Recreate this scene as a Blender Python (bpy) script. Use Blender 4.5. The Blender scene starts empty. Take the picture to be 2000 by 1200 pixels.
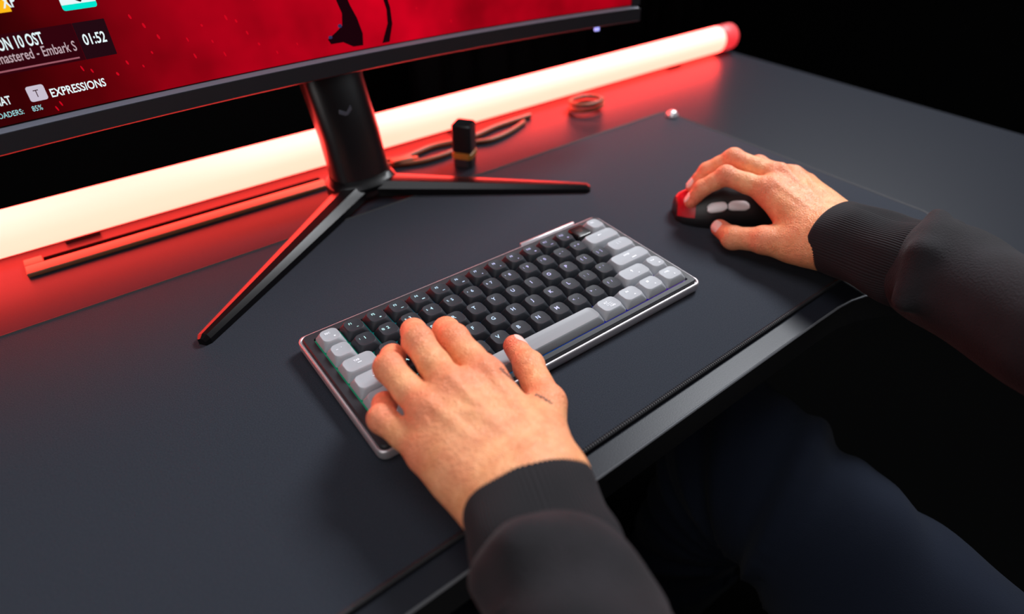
import bpy, bmesh, math, random
import numpy as np
from mathutils import Vector, Matrix
random.seed(4)
PI = math.pi
S = bpy.context.scene
COL = S.collection

# ---------------------------------------------------------------- camera
CR = [[0.786289, -0.617836, 0.005251], [-0.379643, -0.489823, -0.784821], [0.487463, 0.615103, -0.619700]]
cam_d = bpy.data.cameras.new('camera')
cam = bpy.data.objects.new('camera', cam_d)
COL.objects.link(cam)
M = Matrix.Identity(4)
for i in range(3):
    M[i][0] = CR[0][i]; M[i][1] = -CR[1][i]; M[i][2] = -CR[2][i]
M[0][3], M[1][3], M[2][3] = -0.24365, -0.30645, 0.32568
cam.matrix_world = M
cam_d.sensor_width = 36
cam_d.lens = 1219.5 * 36 / 2000
cam_d.clip_start = 0.01
cam_d.dof.use_dof = True
cam_d.dof.focus_distance = 0.475
cam_d.dof.aperture_fstop = 3.0
S.camera = cam

# ---------------------------------------------------------------- world and lights
W = bpy.data.worlds.new('dark_room')
S.world = W
W.use_nodes = True
W.node_tree.nodes['Background'].inputs[0].default_value = (0.55, 0.6, 0.75, 1)
W.node_tree.nodes['Background'].inputs[1].default_value = 0.022

def area_light(name, loc, target, size, power, color, sy=None):
    d = bpy.data.lights.new(name, 'AREA')
    d.shape = 'RECTANGLE'; d.size = size; d.size_y = sy or size
    d.energy = power; d.color = color
    o = bpy.data.objects.new(name, d); COL.objects.link(o)
    o.location = loc
    o.rotation_euler = (Vector(target) - Vector(loc)).to_track_quat('-Z', 'Y').to_euler()
    return o
area_light('softbox_key', (1.40, 0.36, 1.50), (0.08, -0.03, 0), 0.60, 56, (0.93, 0.96, 1.0))
area_light('softbox_front', (1.2, -1.25, 0.85), (0.1, -0.1, 0), 0.7, 1.4, (0.9, 0.95, 1.0))
area_light('softbox_overhead', (-0.35, -0.1, 1.9), (-0.05, 0.0, 0), 1.2, 14, (0.95, 0.95, 1.0))
area_light('fill_left', (-1.25, -0.85, 0.80), (0.05, -0.03, 0.02), 0.9, 7, (1.0, 0.95, 0.93))  # added fill light, brightens left-facing sides
S.view_settings.view_transform = 'Standard'
S.view_settings.look = 'None'
S.view_settings.gamma = 1
S.view_settings.use_curve_mapping = False
S.view_settings.exposure = 0.0

# ---------------------------------------------------------------- helpers
def mat(name, col, rough=0.5, metal=0.0, spec=0.5, emit=None, es=1.0, coat=0.0, sss=0.0, sheen=0.0,
        bump=None, noise=None):
    m = bpy.data.materials.new(name); m.use_nodes = True
    nt = m.node_tree; b = nt.nodes['Principled BSDF']
    b.inputs['Base Color'].default_value = (*col, 1)
    b.inputs['Roughness'].default_value = rough
    b.inputs['Metallic'].default_value = metal
    b.inputs['Specular IOR Level'].default_value = spec
    b.inputs['Coat Weight'].default_value = coat
    b.inputs['Sheen Weight'].default_value = sheen
    if sss:
        b.inputs['Subsurface Weight'].default_value = sss
        b.inputs['Subsurface Radius'].default_value = (1.0, 0.3, 0.15)
        b.inputs['Subsurface Scale'].default_value = 0.004
    if emit:
        b.inputs['Emission Color'].default_value = (*emit, 1)
        b.inputs['Emission Strength'].default_value = es
    tc = nt.nodes.new('ShaderNodeTexCoord')
    if noise:      # (scale, colour2)
        n = nt.nodes.new('ShaderNodeTexNoise'); n.inputs['Scale'].default_value = noise[0]
        n.inputs['Detail'].default_value = 4
        nt.links.new(tc.outputs['Object'], n.inputs['Vector'])
        r = nt.nodes.new('ShaderNodeValToRGB')
        r.color_ramp.elements[0].position = 0.35; r.color_ramp.elements[1].position = 0.68
        r.color_ramp.elements[0].color = (*col, 1); r.color_ramp.elements[1].color = (*noise[1], 1)
        nt.links.new(n.outputs['Fac'], r.inputs['Fac'])
        nt.links.new(r.outputs['Color'], b.inputs['Base Color'])
    if bump:       # (scale, strength, distance)
        n = nt.nodes.new('ShaderNodeTexNoise'); n.inputs['Scale'].default_value = bump[0]
        n.inputs['Detail'].default_value = 3
        nt.links.new(tc.outputs['Object'], n.inputs['Vector'])
        bp = nt.nodes.new('ShaderNodeBump'); bp.inputs['Strength'].default_value = bump[1]
        bp.inputs['Distance'].default_value = bump[2]
        nt.links.new(n.outputs['Fac'], bp.inputs['Height'])
        nt.links.new(bp.outputs['Normal'], b.inputs['Normal'])
    return m

MT = {}
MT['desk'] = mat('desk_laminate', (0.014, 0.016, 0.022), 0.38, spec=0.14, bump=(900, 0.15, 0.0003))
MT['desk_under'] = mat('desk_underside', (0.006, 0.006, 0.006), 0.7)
MT['desk_edge'] = mat('desk_bevel', (0.30, 0.31, 0.33), 0.22, metal=0.6)
MT['mat'] = mat('mat_cloth', (0.0200, 0.0235, 0.0320), 0.9, spec=0.10, sheen=0.03, bump=(1500, 0.5, 0.0006),
                noise=(1400, (0.034, 0.039, 0.050)))
MT['mat_edge'] = mat('mat_stitching', (0.012, 0.012, 0.014), 0.7)
MT['black_plastic'] = mat('black_plastic', (0.008, 0.007, 0.008), 0.32)
MT['black_gloss'] = mat('black_gloss', (0.004, 0.0035, 0.004), 0.30, spec=0.28)
MT['bezel'] = mat('monitor_bezel', (0.016, 0.014, 0.018), 0.5)
MT['bezel_lip'] = mat('monitor_lip', (0.14, 0.15, 0.19), 0.35)
MT['rubber'] = mat('black_rubber', (0.01, 0.01, 0.01), 0.8)
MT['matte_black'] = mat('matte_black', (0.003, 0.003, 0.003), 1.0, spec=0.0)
MT['case'] = mat('keyboard_aluminium', (0.60, 0.56, 0.58), 0.38, metal=0.65)
MT['frame'] = mat('keyboard_frame', (0.024, 0.025, 0.029), 0.5, spec=0.3)
MT['key_dark'] = mat('keycap_dark', (0.021, 0.024, 0.030), 0.58, spec=0.3)
MT['key_light'] = mat('keycap_light', (0.36, 0.375, 0.40), 0.55, spec=0.35)
MT['key_space'] = mat('keycap_space', (0.27, 0.28, 0.295), 0.45, spec=0.4)
MT['oled'] = mat('display_glass', (0.006, 0.004, 0.004), 0.28)
MT['oled_text'] = mat('display_text', (0.02, 0.005, 0.004), 0.5, emit=(0.35, 0.06, 0.04), es=0.5)
MT['silver'] = mat('silver_metal', (0.75, 0.74, 0.76), 0.3, metal=0.8)
MT['tube'] = mat('light_tube', (0.5, 0.4, 0.4), 0.5, emit=(19.0, 0.78, 0.56), es=1.0)
MT['tube_end'] = mat('light_tube_end', (0.3, 0.05, 0.05), 0.5, emit=(0.9, 0.03, 0.04), es=1.0)
MT['strip'] = mat('cable_cover', (0.25, 0.09, 0.045), 0.4)  # orange glow of the light bar put into the base colour
MT['cable'] = mat('cable_sheath', (0.24, 0.08, 0.04), 0.45, spec=0.3)  # red light of the bar mixed into the sheath colour
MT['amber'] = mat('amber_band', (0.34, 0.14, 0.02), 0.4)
MT['side_btn'] = mat('mouse_side_button', (0.95, 0.95, 0.96), 0.25)
MT['mouse_red'] = mat('mouse_red_front', (0.55, 0.004, 0.012), 0.3)
MT['mouse'] = mat('mouse_shell', (0.010, 0.009, 0.010), 0.42)
MT['hoodie'] = mat('hoodie_fleece', (0.017, 0.016, 0.018), 0.9, spec=0.15, sheen=0.06, bump=(700, 0.5, 0.0012),
                   noise=(45, (0.022, 0.020, 0.023)))
MT['cuff'] = mat('hoodie_rib', (0.018, 0.017, 0.019), 0.9, spec=0.15, sheen=0.06, bump=(1200, 0.3, 0.0006))
MT['jeans'] = mat('trouser_cloth', (0.009, 0.012, 0.021), 0.95, spec=0.08, sheen=0.03, bump=(900, 0.4, 0.001))
MT['wall'] = mat('dark_wall', (0.0015, 0.0015, 0.0015), 0.95, spec=0.05)
MT['floor'] = mat('dark_floor', (0.0018, 0.0018, 0.0018), 1.0, spec=0.0)
MT['curtain'] = mat('dark_curtain', (0.006, 0.006, 0.007), 0.95, spec=0.1)
MT['nail'] = mat('fingernail', (0.90, 0.62, 0.54), 0.22, sss=0.1)
MT['ink'] = mat('tattoo_ink', (0.07, 0.045, 0.045), 0.6)
MT['chair'] = mat('chair_leather', (0.008, 0.008, 0.009), 0.6)
MT['led_blue'] = mat('indicator_led', (0.1, 0.1, 0.2), 0.4, emit=(0.35, 0.35, 0.9), es=1.5)

def screen_emit(name, col, es=1.0):
    m = mat(name, (0.0, 0.0, 0.0), 0.5, spec=0.0, emit=col, es=es)
    return m
MT['txt_white'] = screen_emit('screen_white', (0.80, 0.93, 0.95))
MT['txt_pink'] = screen_emit('screen_pink', (0.52, 0.38, 0.42))
MT['txt_bar'] = screen_emit('screen_bar', (0.33, 0.10, 0.13))
MT['txt_teal'] = screen_emit('screen_teal', (0.0, 0.78, 0.62))
MT['txt_yellow'] = screen_emit('screen_yellow', (1.0, 0.50, 0.01))
MT['txt_key'] = screen_emit('screen_key', (0.58, 0.52, 0.62))
MT['txt_dark'] = screen_emit('screen_dark', (0.016, 0.003, 0.006))
MT['txt_panel'] = screen_emit('screen_panel', (0.030, 0.0012, 0.004))
MT['txt_fig'] = screen_emit('screen_figure', (0.010, 0.001, 0.003))
MT['txt_blue'] = screen_emit('screen_blue', (0.03, 0.03, 0.10))
MT['txt_spark'] = screen_emit('screen_spark', (0.60, 0.002, 0.012))
MT['txt_cyan'] = screen_emit('screen_cyan', (0.35, 0.72, 0.75))

def screen_material():
    m = bpy.data.materials.new('screen_picture'); m.use_nodes = True
    nt = m.node_tree; b = nt.nodes['Principled BSDF']
    b.inputs['Base Color'].default_value = (0.001, 0.0005, 0.0005, 1); b.inputs['Roughness'].default_value = 0.4; b.inputs['Specular IOR Level'].default_value = 0.06
    at = nt.nodes.new('ShaderNodeUVMap'); at.uv_map = 'UVMap'
    sep = nt.nodes.new('ShaderNodeSeparateXYZ'); nt.links.new(at.outputs[0], sep.inputs[0])
    r = nt.nodes.new('ShaderNodeValToRGB')     # picture brightness along the screen
    e = r.color_ramp.elements
    e[0].position = 0.0; e[0].color = (0.03, 0.0, 0.003, 1)
    e[1].position = 1.0; e[1].color = (0.30, 0.0, 0.006, 1)
    for p, c in [(0.19, 0.032), (0.25, 0.12), (0.33, 0.30), (0.44, 0.42), (0.53, 0.50), (0.62, 0.52), (0.75, 0.40)]:
        x = e.new(p); x.color = (c, 0.0, c * 0.02, 1)
    nt.links.new(sep.outputs[0], r.inputs['Fac'])
    n = nt.nodes.new('ShaderNodeTexNoise'); n.inputs['Scale'].default_value = 9; n.inputs['Detail'].default_value = 3
    nt.links.new(at.outputs[0], n.inputs['Vector'])
    mr = nt.nodes.new('ShaderNodeMapRange'); mr.inputs[1].default_value = 0.3; mr.inputs[2].default_value = 0.7
    mr.inputs[3].default_value = 0.55; mr.inputs[4].default_value = 1.35
    nt.links.new(n.outputs['Fac'], mr.inputs[0])
    nt.links.new(r.outputs['Color'], b.inputs['Emission Color'])
    nt.links.new(mr.outputs[0], b.inputs['Emission Strength'])
    return m
MT['screen'] = screen_material()

def glow_material(name, stops, strength):
    """backlight whose hue runs along the keyboard (object x, -0.15 .. 0.15)"""
    m = bpy.data.materials.new(name); m.use_nodes = True
    nt = m.node_tree; b = nt.nodes['Principled BSDF']
    b.inputs['Base Color'].default_value = (0.01, 0.01, 0.012, 1)
    tc = nt.nodes.new('ShaderNodeTexCoord')
    at = nt.nodes.new('ShaderNodeAttribute'); at.attribute_name = 'kbx'
    r = nt.nodes.new('ShaderNodeValToRGB'); e = r.color_ramp.elements
    e[0].position = stops[0][0]; e[0].color = (*stops[0][1], 1)
    e[1].position = stops[-1][0]; e[1].color = (*stops[-1][1], 1)
    for p, c in stops[1:-1]:
        x = e.new(p); x.color = (*c, 1)
    nt.links.new(at.outputs['Fac'], r.inputs['Fac'])
    nt.links.new(r.outputs['Color'], b.inputs['Emission Color'])
    b.inputs['Emission Strength'].default_value = strength
    return m
MT['legend'] = glow_material('legend_glow', [(0, (0.55, 0.95, 0.85)), (0.3, (0.55, 0.85, 1.0)), (0.6, (0.62, 0.6, 1.0)), (1, (0.6, 0.5, 1.0))], 1.15)
MT['plate'] = glow_material('plate_glow', [(0, (0.0, 0.5, 0.22)), (0.22, (0.0, 0.32, 0.42)), (0.5, (0.0, 0.09, 0.7)), (0.8, (0.05, 0.02, 0.7)), (1, (0.22, 0.02, 0.8))], 0.28)
MT['legend_white'] = mat('legend_print', (0.85, 0.86, 0.9), 0.5, emit=(0.85, 0.88, 1.0), es=0.25)

def skin_material():
    m = bpy.data.materials.new('skin'); m.use_nodes = True
    nt = m.node_tree; b = nt.nodes['Principled BSDF']
    b.inputs['Roughness'].default_value = 0.50
    b.inputs['Specular IOR Level'].default_value = 0.4
    b.inputs['Subsurface Weight'].default_value = 0.08
    b.inputs['Subsurface Radius'].default_value = (1.0, 0.28, 0.12)
    b.inputs['Subsurface Scale'].default_value = 0.0018
    tc = nt.nodes.new('ShaderNodeTexCoord')
    at = nt.nodes.new('ShaderNodeAttribute'); at.attribute_name = 'flush'
    n = nt.nodes.new('ShaderNodeTexNoise'); n.inputs['Scale'].default_value = 95; n.inputs['Detail'].default_value = 8; n.inputs['Roughness'].default_value = 0.68
    nt.links.new(tc.outputs['Object'], n.inputs['Vector'])
    r = nt.nodes.new('ShaderNodeValToRGB')
    r.color_ramp.elements[0].position = 0.25; r.color_ramp.elements[0].color = (0.70, 0.225, 0.085, 1)
    r.color_ramp.elements[1].position = 0.62; r.color_ramp.elements[1].color = (0.93, 0.430, 0.200, 1)
    nt.links.new(n.outputs['Fac'], r.inputs['Fac'])
    mx = nt.nodes.new('ShaderNodeMix'); mx.data_type = 'RGBA'
    nt.links.new(at.outputs['Fac'], mx.inputs['Factor'])
    n3 = nt.nodes.new('ShaderNodeTexNoise'); n3.inputs['Scale'].default_value = 38; n3.inputs['Detail'].default_value = 2
    nt.links.new(tc.outputs['Object'], n3.inputs['Vector'])
    mr = nt.nodes.new('ShaderNodeMapRange'); mr.inputs[1].default_value = 0.42; mr.inputs[2].default_value = 0.62
    nt.links.new(n3.outputs['Fac'], mr.inputs[0])
    m3 = nt.nodes.new('ShaderNodeMix'); m3.data_type = 'RGBA'
    mt_ = nt.nodes.new('ShaderNodeMath'); mt_.operation = 'MULTIPLY'; mt_.inputs[1].default_value = 0.28
    nt.links.new(mr.outputs[0], mt_.inputs[0]); nt.links.new(mt_.outputs[0], m3.inputs['Factor'])
    nt.links.new(r.outputs['Color'], m3.inputs[6]); m3.inputs[7].default_value = (0.90, 0.33, 0.20, 1)
    nt.links.new(m3.outputs[2], mx.inputs[6])
    mx.inputs[7].default_value = (0.88, 0.235, 0.125, 1)
    nt.links.new(mx.outputs[2], b.inputs['Base Color'])
    # fine skin creases: stretched voronoi cells plus pores
    v = nt.nodes.new('ShaderNodeTexVoronoi'); v.feature = 'DISTANCE_TO_EDGE'; v.inputs['Scale'].default_value = 520
    nt.links.new(tc.outputs['Object'], v.inputs['Vector'])
    n2 = nt.nodes.new('ShaderNodeTexNoise'); n2.inputs['Scale'].default_value = 260; n2.inputs['Detail'].default_value = 4
    nt.links.new(tc.outputs['Object'], n2.inputs['Vector'])
    wv = nt.nodes.new('ShaderNodeTexWave'); wv.wave_type = 'BANDS'; wv.bands_direction = 'Y'
    wv.inputs['Scale'].default_value = 130; wv.inputs['Distortion'].default_value = 9
    wv.inputs['Detail'].default_value = 2; wv.inputs['Detail Scale'].default_value = 1.3
    nt.links.new(tc.outputs['Object'], wv.inputs['Vector'])
    mul = nt.nodes.new('ShaderNodeMath'); mul.operation = 'MULTIPLY'
    nt.links.new(wv.outputs['Fac'], mul.inputs[0]); nt.links.new(at.outputs['Fac'], mul.inputs[1])
    a1 = nt.nodes.new('ShaderNodeMath'); a1.operation = 'MULTIPLY_ADD'; a1.inputs[1].default_value = 0.7
    nt.links.new(v.outputs['Distance'], a1.inputs[0]); nt.links.new(n2.outputs['Fac'], a1.inputs[2])
    a2 = nt.nodes.new('ShaderNodeMath'); a2.operation = 'MULTIPLY_ADD'; a2.inputs[1].default_value = 0.40
    nt.links.new(mul.outputs[0], a2.inputs[0]); nt.links.new(a1.outputs[0], a2.inputs[2])
    bp = nt.nodes.new('ShaderNodeBump'); bp.inputs['Strength'].default_value = 1.0; bp.inputs['Distance'].default_value = 0.0009
    nt.links.new(a2.outputs[0], bp.inputs['Height']); nt.links.new(bp.outputs['Normal'], b.inputs['Normal'])
    return m
MT['skin'] = skin_material()

def link(name, me, m=None, parent=None, smooth=True):
    o = bpy.data.objects.new(name, me); COL.objects.link(o)
    if m is not None: me.materials.append(MT[m] if isinstance(m, str) else m)
    if smooth: me.shade_smooth()
    if parent: o.parent = parent
    return o
def from_py(name, vs, fs, m, parent=None, smooth=False, autos=None):
    me = bpy.data.meshes.new(name); me.from_pydata([tuple(v) for v in vs], [], fs); me.update()
    bm = bmesh.new(); bm.from_mesh(me); bmesh.ops.recalc_face_normals(bm, faces=bm.faces)
    if autos is not None:
        for f in bm.faces: f.smooth = True
        for e in bm.edges:
            if len(e.link_faces) == 2 and e.calc_face_angle(0) > math.radians(autos): e.smooth = False
    bm.to_mesh(me); bm.free()
    o = link(name, me, m, parent, False)
    if smooth: me.shade_smooth()
    return o
def tag(o, label, cat, group=None, kind=None):
    if label: o['label'] = label
    if cat: o['category'] = cat
    if group: o['group'] = group
    if kind: o['kind'] = kind
    return o
def empty(name, loc=(0, 0, 0), rot=(0, 0, 0), label=None, cat=None, group=None):
    o = bpy.data.objects.new(name, None); COL.objects.link(o)
    o.location = loc; o.rotation_euler = rot; o.empty_display_size = 0.02
    return tag(o, label, cat, group)
def box_vf(x0, y0, z0, x1, y1, z1):
    v = [(x0, y0, z0), (x1, y0, z0), (x1, y1, z0), (x0, y1, z0), (x0, y0, z1), (x1, y0, z1), (x1, y1, z1), (x0, y1, z1)]
    f = [(0, 3, 2, 1), (4, 5, 6, 7), (0, 1, 5, 4), (1, 2, 6, 5), (2, 3, 7, 6), (3, 0, 4, 7)]
    return v, f
def box(name, a, b, m, parent=None, bev=0.0, seg=2):
    v, f = box_vf(*a, *b)
    me = bpy.data.meshes.new(name); bm = bmesh.new()
    bv = [bm.verts.new(p) for p in v]
    for q in f: bm.faces.new([bv[i] for i in q])
    if bev:
        bmesh.ops.bevel(bm, geom=list(bm.edges), offset=bev, segments=seg, profile=0.5, affect='EDGES')
    for fc in bm.faces: fc.smooth = bool(bev)
    bm.to_mesh(me); bm.free()
    return link(name, me, m, parent, False)
def rrect(w, h, r, n=5, cx=0, cy=0, z=0):
    """rounded rectangle ring, counter-clockwise"""
    out = []
    for k, (sx, sy) in enumerate([(1, -1), (1, 1), (-1, 1), (-1, -1)]):
        for i in range(n + 1):
            a = -PI / 2 + k * PI / 2 + i / n * PI / 2
            out.append((cx + sx * (w / 2 - r) + r * math.cos(a), cy + sy * (h / 2 - r) + r * math.sin(a), z))
    return out
def loft(name, rings, m, parent=None, cap0=True, cap1=True, autos=35, closed=True):
    n = len(rings[0]); vs = [p for r in rings for p in r]; fs = []
    for k in range(len(rings) - 1):
        for i in range(n if closed else n - 1):
            j = (i + 1) % n
            fs.append((k * n + i, k * n + j, (k + 1) * n + j, (k + 1) * n + i))
    if cap0: fs.append(tuple(range(n - 1, -1, -1)))
    if cap1: fs.append(tuple((len(rings) - 1) * n + i for i in range(n)))
    return from_py(name, vs, fs, m, parent, autos=autos)
def tube_vf(pts, r, n=8, caps=True):
    P = [Vector(p) for p in pts]; vs = []; fs = []
    up = Vector((0, 0, 1))
    for k, p in enumerate(P):
        d = (P[min(k + 1, len(P) - 1)] - P[max(k - 1, 0)]).normalized()
        if abs(d.dot(up)) > 0.95: a = d.cross(Vector((1, 0, 0))).normalized()
        else: a = d.cross(up).normalized()
        b = d.cross(a)
        rr = r[k] if isinstance(r, (list, tuple)) else r
        for i in range(n):
            t = 2 * PI * i / n
            vs.append(p + a * (rr * math.cos(t)) + b * (rr * math.sin(t)))
    for k in range(len(P) - 1):
        for i in range(n):
            j = (i + 1) % n
            fs.append((k * n + i, k * n + j, (k + 1) * n + j, (k + 1) * n + i))
    if caps:
        fs.append(tuple(range(n))[::-1]); fs.append(tuple((len(P) - 1) * n + i for i in range(n)))
    return vs, fs
def tube(name, pts, r, m, parent=None, n=10):
    v, f = tube_vf(pts, r, n); return from_py(name, v, f, m, parent, autos=50)
def spline(pts, n=8):
    P = [Vector(p) for p in pts]; out = []
    for i in range(len(P) - 1):
        a, b, c, d = P[max(i - 1, 0)], P[i], P[i + 1], P[min(i + 2, len(P) - 1)]
        for k in range(n):
            t = k / n
            out.append(0.5 * ((2 * b) + (c - a) * t + (2 * a - 5 * b + 4 * c - d) * t * t + (3 * b - a - 3 * c + d) * t ** 3))
    out.append(P[-1]); return out
def join_vf(lst):
    V = []; F = []
    for v, f in lst:
        o = len(V); V += list(v); F += [tuple(i + o for i in q) for q in f]
    return V, F
_tc = {}
def text_vf(s, size, sx=1.0, bold=0.0, align='CENTER', res=3):
    """text as a flat mesh in xy: vertices and faces, centred on its own middle line"""
    k = (s, sx, bold, align)
    if k not in _tc:
        cu = bpy.data.curves.new('t', 'FONT'); cu.body = s; cu.size = 1; cu.align_x = align
        cu.resolution_u = res; cu.offset = bold
        o = bpy.data.objects.new('t', cu); COL.objects.link(o)
        bpy.context.view_layer.update()
        me = bpy.data.meshes.new_from_object(o.evaluated_get(bpy.context.evaluated_depsgraph_get()))
        v = [tuple(p.co) for p in me.vertices]; f = [tuple(q.vertices) for q in me.polygons]
        bpy.data.objects.remove(o); bpy.data.curves.remove(cu); bpy.data.meshes.remove(me)
        _tc[k] = (v, f)
    v, f = _tc[k]
    return [(p[0] * size * sx, p[1] * size, 0) for p in v], f

# ================================================================= setting
def struct(o):
    o['kind'] = 'structure'; return o
struct(box('floor', (-2.2, -2.0, -0.76), (3.0, 2.4, -0.73), 'floor'))
struct(box('wall_back', (-2.2, 2.1, -0.73), (3.0, 2.2, 1.9), 'wall'))
struct(box('wall_right', (2.7, -2.0, -0.73), (2.8, 2.1, 1.9), 'wall'))
# curtain hanging along the back right of the room
cv, cf = [], []
nx = 260
for k, z in enumerate((-0.70, 1.85)):
    for i in range(nx + 1):
        x = 0.9 + 1.7 * i / nx
        y = 1.75 + 0.05 * math.sin(x * 42) + 0.02 * math.sin(x * 17 + 1)
        cv.append((x, y, z))
for i in range(nx): cf.append((i, i + 1, nx + 2 + i, nx + 1 + i))
cur = from_py('curtain', cv, cf, 'curtain', smooth=True)
sm = cur.modifiers.new('thick', 'SOLIDIFY'); sm.thickness = 0.004
tag(cur, 'dark floor-length curtain in folds behind the right end of the desk', 'curtain')

# ================================================================= desk
DX0, DX1, DY0, DY1 = -0.64, 0.765, -0.1527, 0.405
desk = empty('desk', (0.06, 0.12, -0.73), label='dark grey desk carrying the mat, front edge catching a bright line', cat='desk')
def dl(o):                                # keep world coordinates under the desk's base empty
    o.location = (-0.06, -0.12, 0.73); return o
def prof(y, z, x0, x1): return (x0, y, z), (x1, y, z)
fr = [(DX0, DY0), (.20, DY0), (.2315, -.1531), (.2496, -.1548), (.265, -.1585), (.285, -.1665), (.310, -.181), (.340, -.203), (.375, -.232), (.41, -.256), (.45, -.272), (.50, -.280), (DX1, -.280)]
def off_fr(d):                            # front outline moved inwards by d
    out = []
    for i, p in enumerate(fr):
        a_, b_ = fr[max(i - 1, 0)], fr[min(i + 1, len(fr) - 1)]
        t = Vector((b_[0] - a_[0], b_[1] - a_[1])).normalized()
        out.append((p[0] - t.y * d, p[1] + t.x * d))
    return out
def slab(name, d, z0, z1, m, x1=0.0):
    o = off_fr(d); n = len(o) + 2
    pts = o[:-1] + [(DX1 - x1, o[-1][1]), (DX1 - x1, DY1), (DX0, DY1)]
    vs = [(x, y, z) for z in (z0, z1) for x, y in pts]
    fs = [tuple(range(n))[::-1], tuple(range(n, 2 * n))] + [(i, (i + 1) % n, n + (i + 1) % n, n + i) for i in range(n)]
    return dl(from_py(name, vs, fs, m, desk))
slab('desktop', .0015, -.0240, 0.0, 'desk')
pr_ = [(.0014, 0.0), (.0004, -.0005), (.0, -.0016), (.0014, -.0020)]
rg = [off_fr(d) for d, z in pr_]
bev = [[(rg[k][i][0], rg[k][i][1], pr_[k][1]) for k in range(4)] for i in range(len(fr))]
dl(loft('front_bevel', bev, 'desk_edge', desk, autos=60))
pr2 = [(.0002, -.0021), (.0014, -.0021), (.0014, -.030), (.0002, -.030)]
rg = [off_fr(d) for d, z in pr2]
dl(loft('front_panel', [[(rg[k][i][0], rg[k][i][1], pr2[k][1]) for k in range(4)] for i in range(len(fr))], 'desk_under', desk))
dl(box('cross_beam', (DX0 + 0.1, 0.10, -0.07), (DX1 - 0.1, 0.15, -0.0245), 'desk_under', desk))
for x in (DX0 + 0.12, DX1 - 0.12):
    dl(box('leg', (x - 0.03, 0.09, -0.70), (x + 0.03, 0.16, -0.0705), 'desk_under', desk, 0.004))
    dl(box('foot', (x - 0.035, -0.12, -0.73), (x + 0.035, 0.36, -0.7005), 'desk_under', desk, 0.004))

# ================================================================= desk mat
MX0, MX1, MY0, MY1 = -0.46, 0.4493, -0.1346, 0.2296
dm = empty('desk_mat', (0, 0.05, 0), label='large dark slate cloth desk mat with stitched black edge lying on the desk', cat='desk mat')
def mloc(o): o.location = (0, -0.05, 0); return o
mw, mh = MX1 - MX0 - 0.002, MY1 - MY0 - 0.002
mcx, mcy = (MX0 + MX1) / 2, (MY0 + MY1) / 2
mloc(loft('cloth', [rrect(mw, mh, 0.012, 5, mcx, mcy, 0.0002), rrect(mw, mh, 0.012, 5, mcx, mcy, 0.0030),
                    rrect(mw - 0.002, mh - 0.002, 0.011, 5, mcx, mcy, 0.0036)], 'mat', dm))
parts = []
ring = [(p[0], p[1], 0.0026) for p in rrect(mw - 0.001, mh - 0.001, 0.012, 6, mcx, mcy)]
ring.append(ring[0])
parts.append(tube_vf(ring, 0.0017, 8, False))
x = MX0 + 0.25
while x < MX1 - 0.012:                     # slanted stitches along the near edge
    parts.append(tube_vf([(x, MY0 + 0.0001, 0.0016), (x + 0.0006, MY0 + 0.0009, 0.0045), (x + 0.0012, MY0 + 0.0034, 0.0037)], 0.00038, 4))
    x += 0.0021
mloc(from_py('stitched_edge', *join_vf(parts), 'mat_edge', dm, autos=50))

# ================================================================= light bar
bar = empty('light_bar', (0.19, 0.36, 0), label='long glowing light bar with red light lying along the back of the desk', cat='lamp')
BX0, BX1, BZ, BR = -0.40, 0.757, 0.0245, 0.0205
def cyl_x(name, x0, x1, y, z, r, m, parent, n=28, bev=0.0, off=(0, 0, 0)):
    rings = []
    st = [(x0, r - bev), (x0 + bev, r), (x1 - bev, r), (x1, r - bev)] if bev else [(x0, r), (x1, r)]
    for xx, rr in st:
        rings.append([(xx - off[0], y + rr * math.cos(2 * PI * i / n) - off[1], z + rr * math.sin(2 * PI * i / n) - off[2]) for i in range(n)])
    return loft(name, rings, m, parent, autos=60)
off = (0.19, 0.36, 0)
cyl_x('glowing_tube', BX0, BX1 - 0.030, 0.36, BZ, BR, 'tube', bar, off=off)
cyl_x('end_cap', BX1 - 0.0298, BX1 + 0.006, 0.36, BZ, BR + 0.0005, 'tube_end', bar, bev=0.002, off=off)
cyl_x('end_cap', BX0 - 0.012, BX0 - 0.0002, 0.36, BZ, BR + 0.0005, 'tube_end', bar, bev=0.002, off=off)
for xx in (-0.25, 0.19, 0.62):
    box('foot', (xx - 0.015 - off[0], -0.006, 0.0), (xx + 0.015 - off[0], 0.006, 0.0042), 'black_plastic', bar, 0.0008)

# cable cover strip; flat black strip behind it stands in for gap shade
cs = empty('cable_cover', (-0.155, 0.32, 0), (0, 0, math.radians(-0.6)), 'long low cable cover with orange glow in its colour lying between mat and light bar', 'cable cover')
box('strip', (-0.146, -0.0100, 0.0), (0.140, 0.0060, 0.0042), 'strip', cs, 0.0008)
box('gap_shade', (-0.131, 0.0062, 0.0), (0.140, 0.0200, 0.0006), 'matte_black', cs, 0.0002)
box('end_tab', (-0.146, 0.0062, 0.0), (-0.1312, 0.0185, 0.0042), 'strip', cs, 0.0008)
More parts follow.
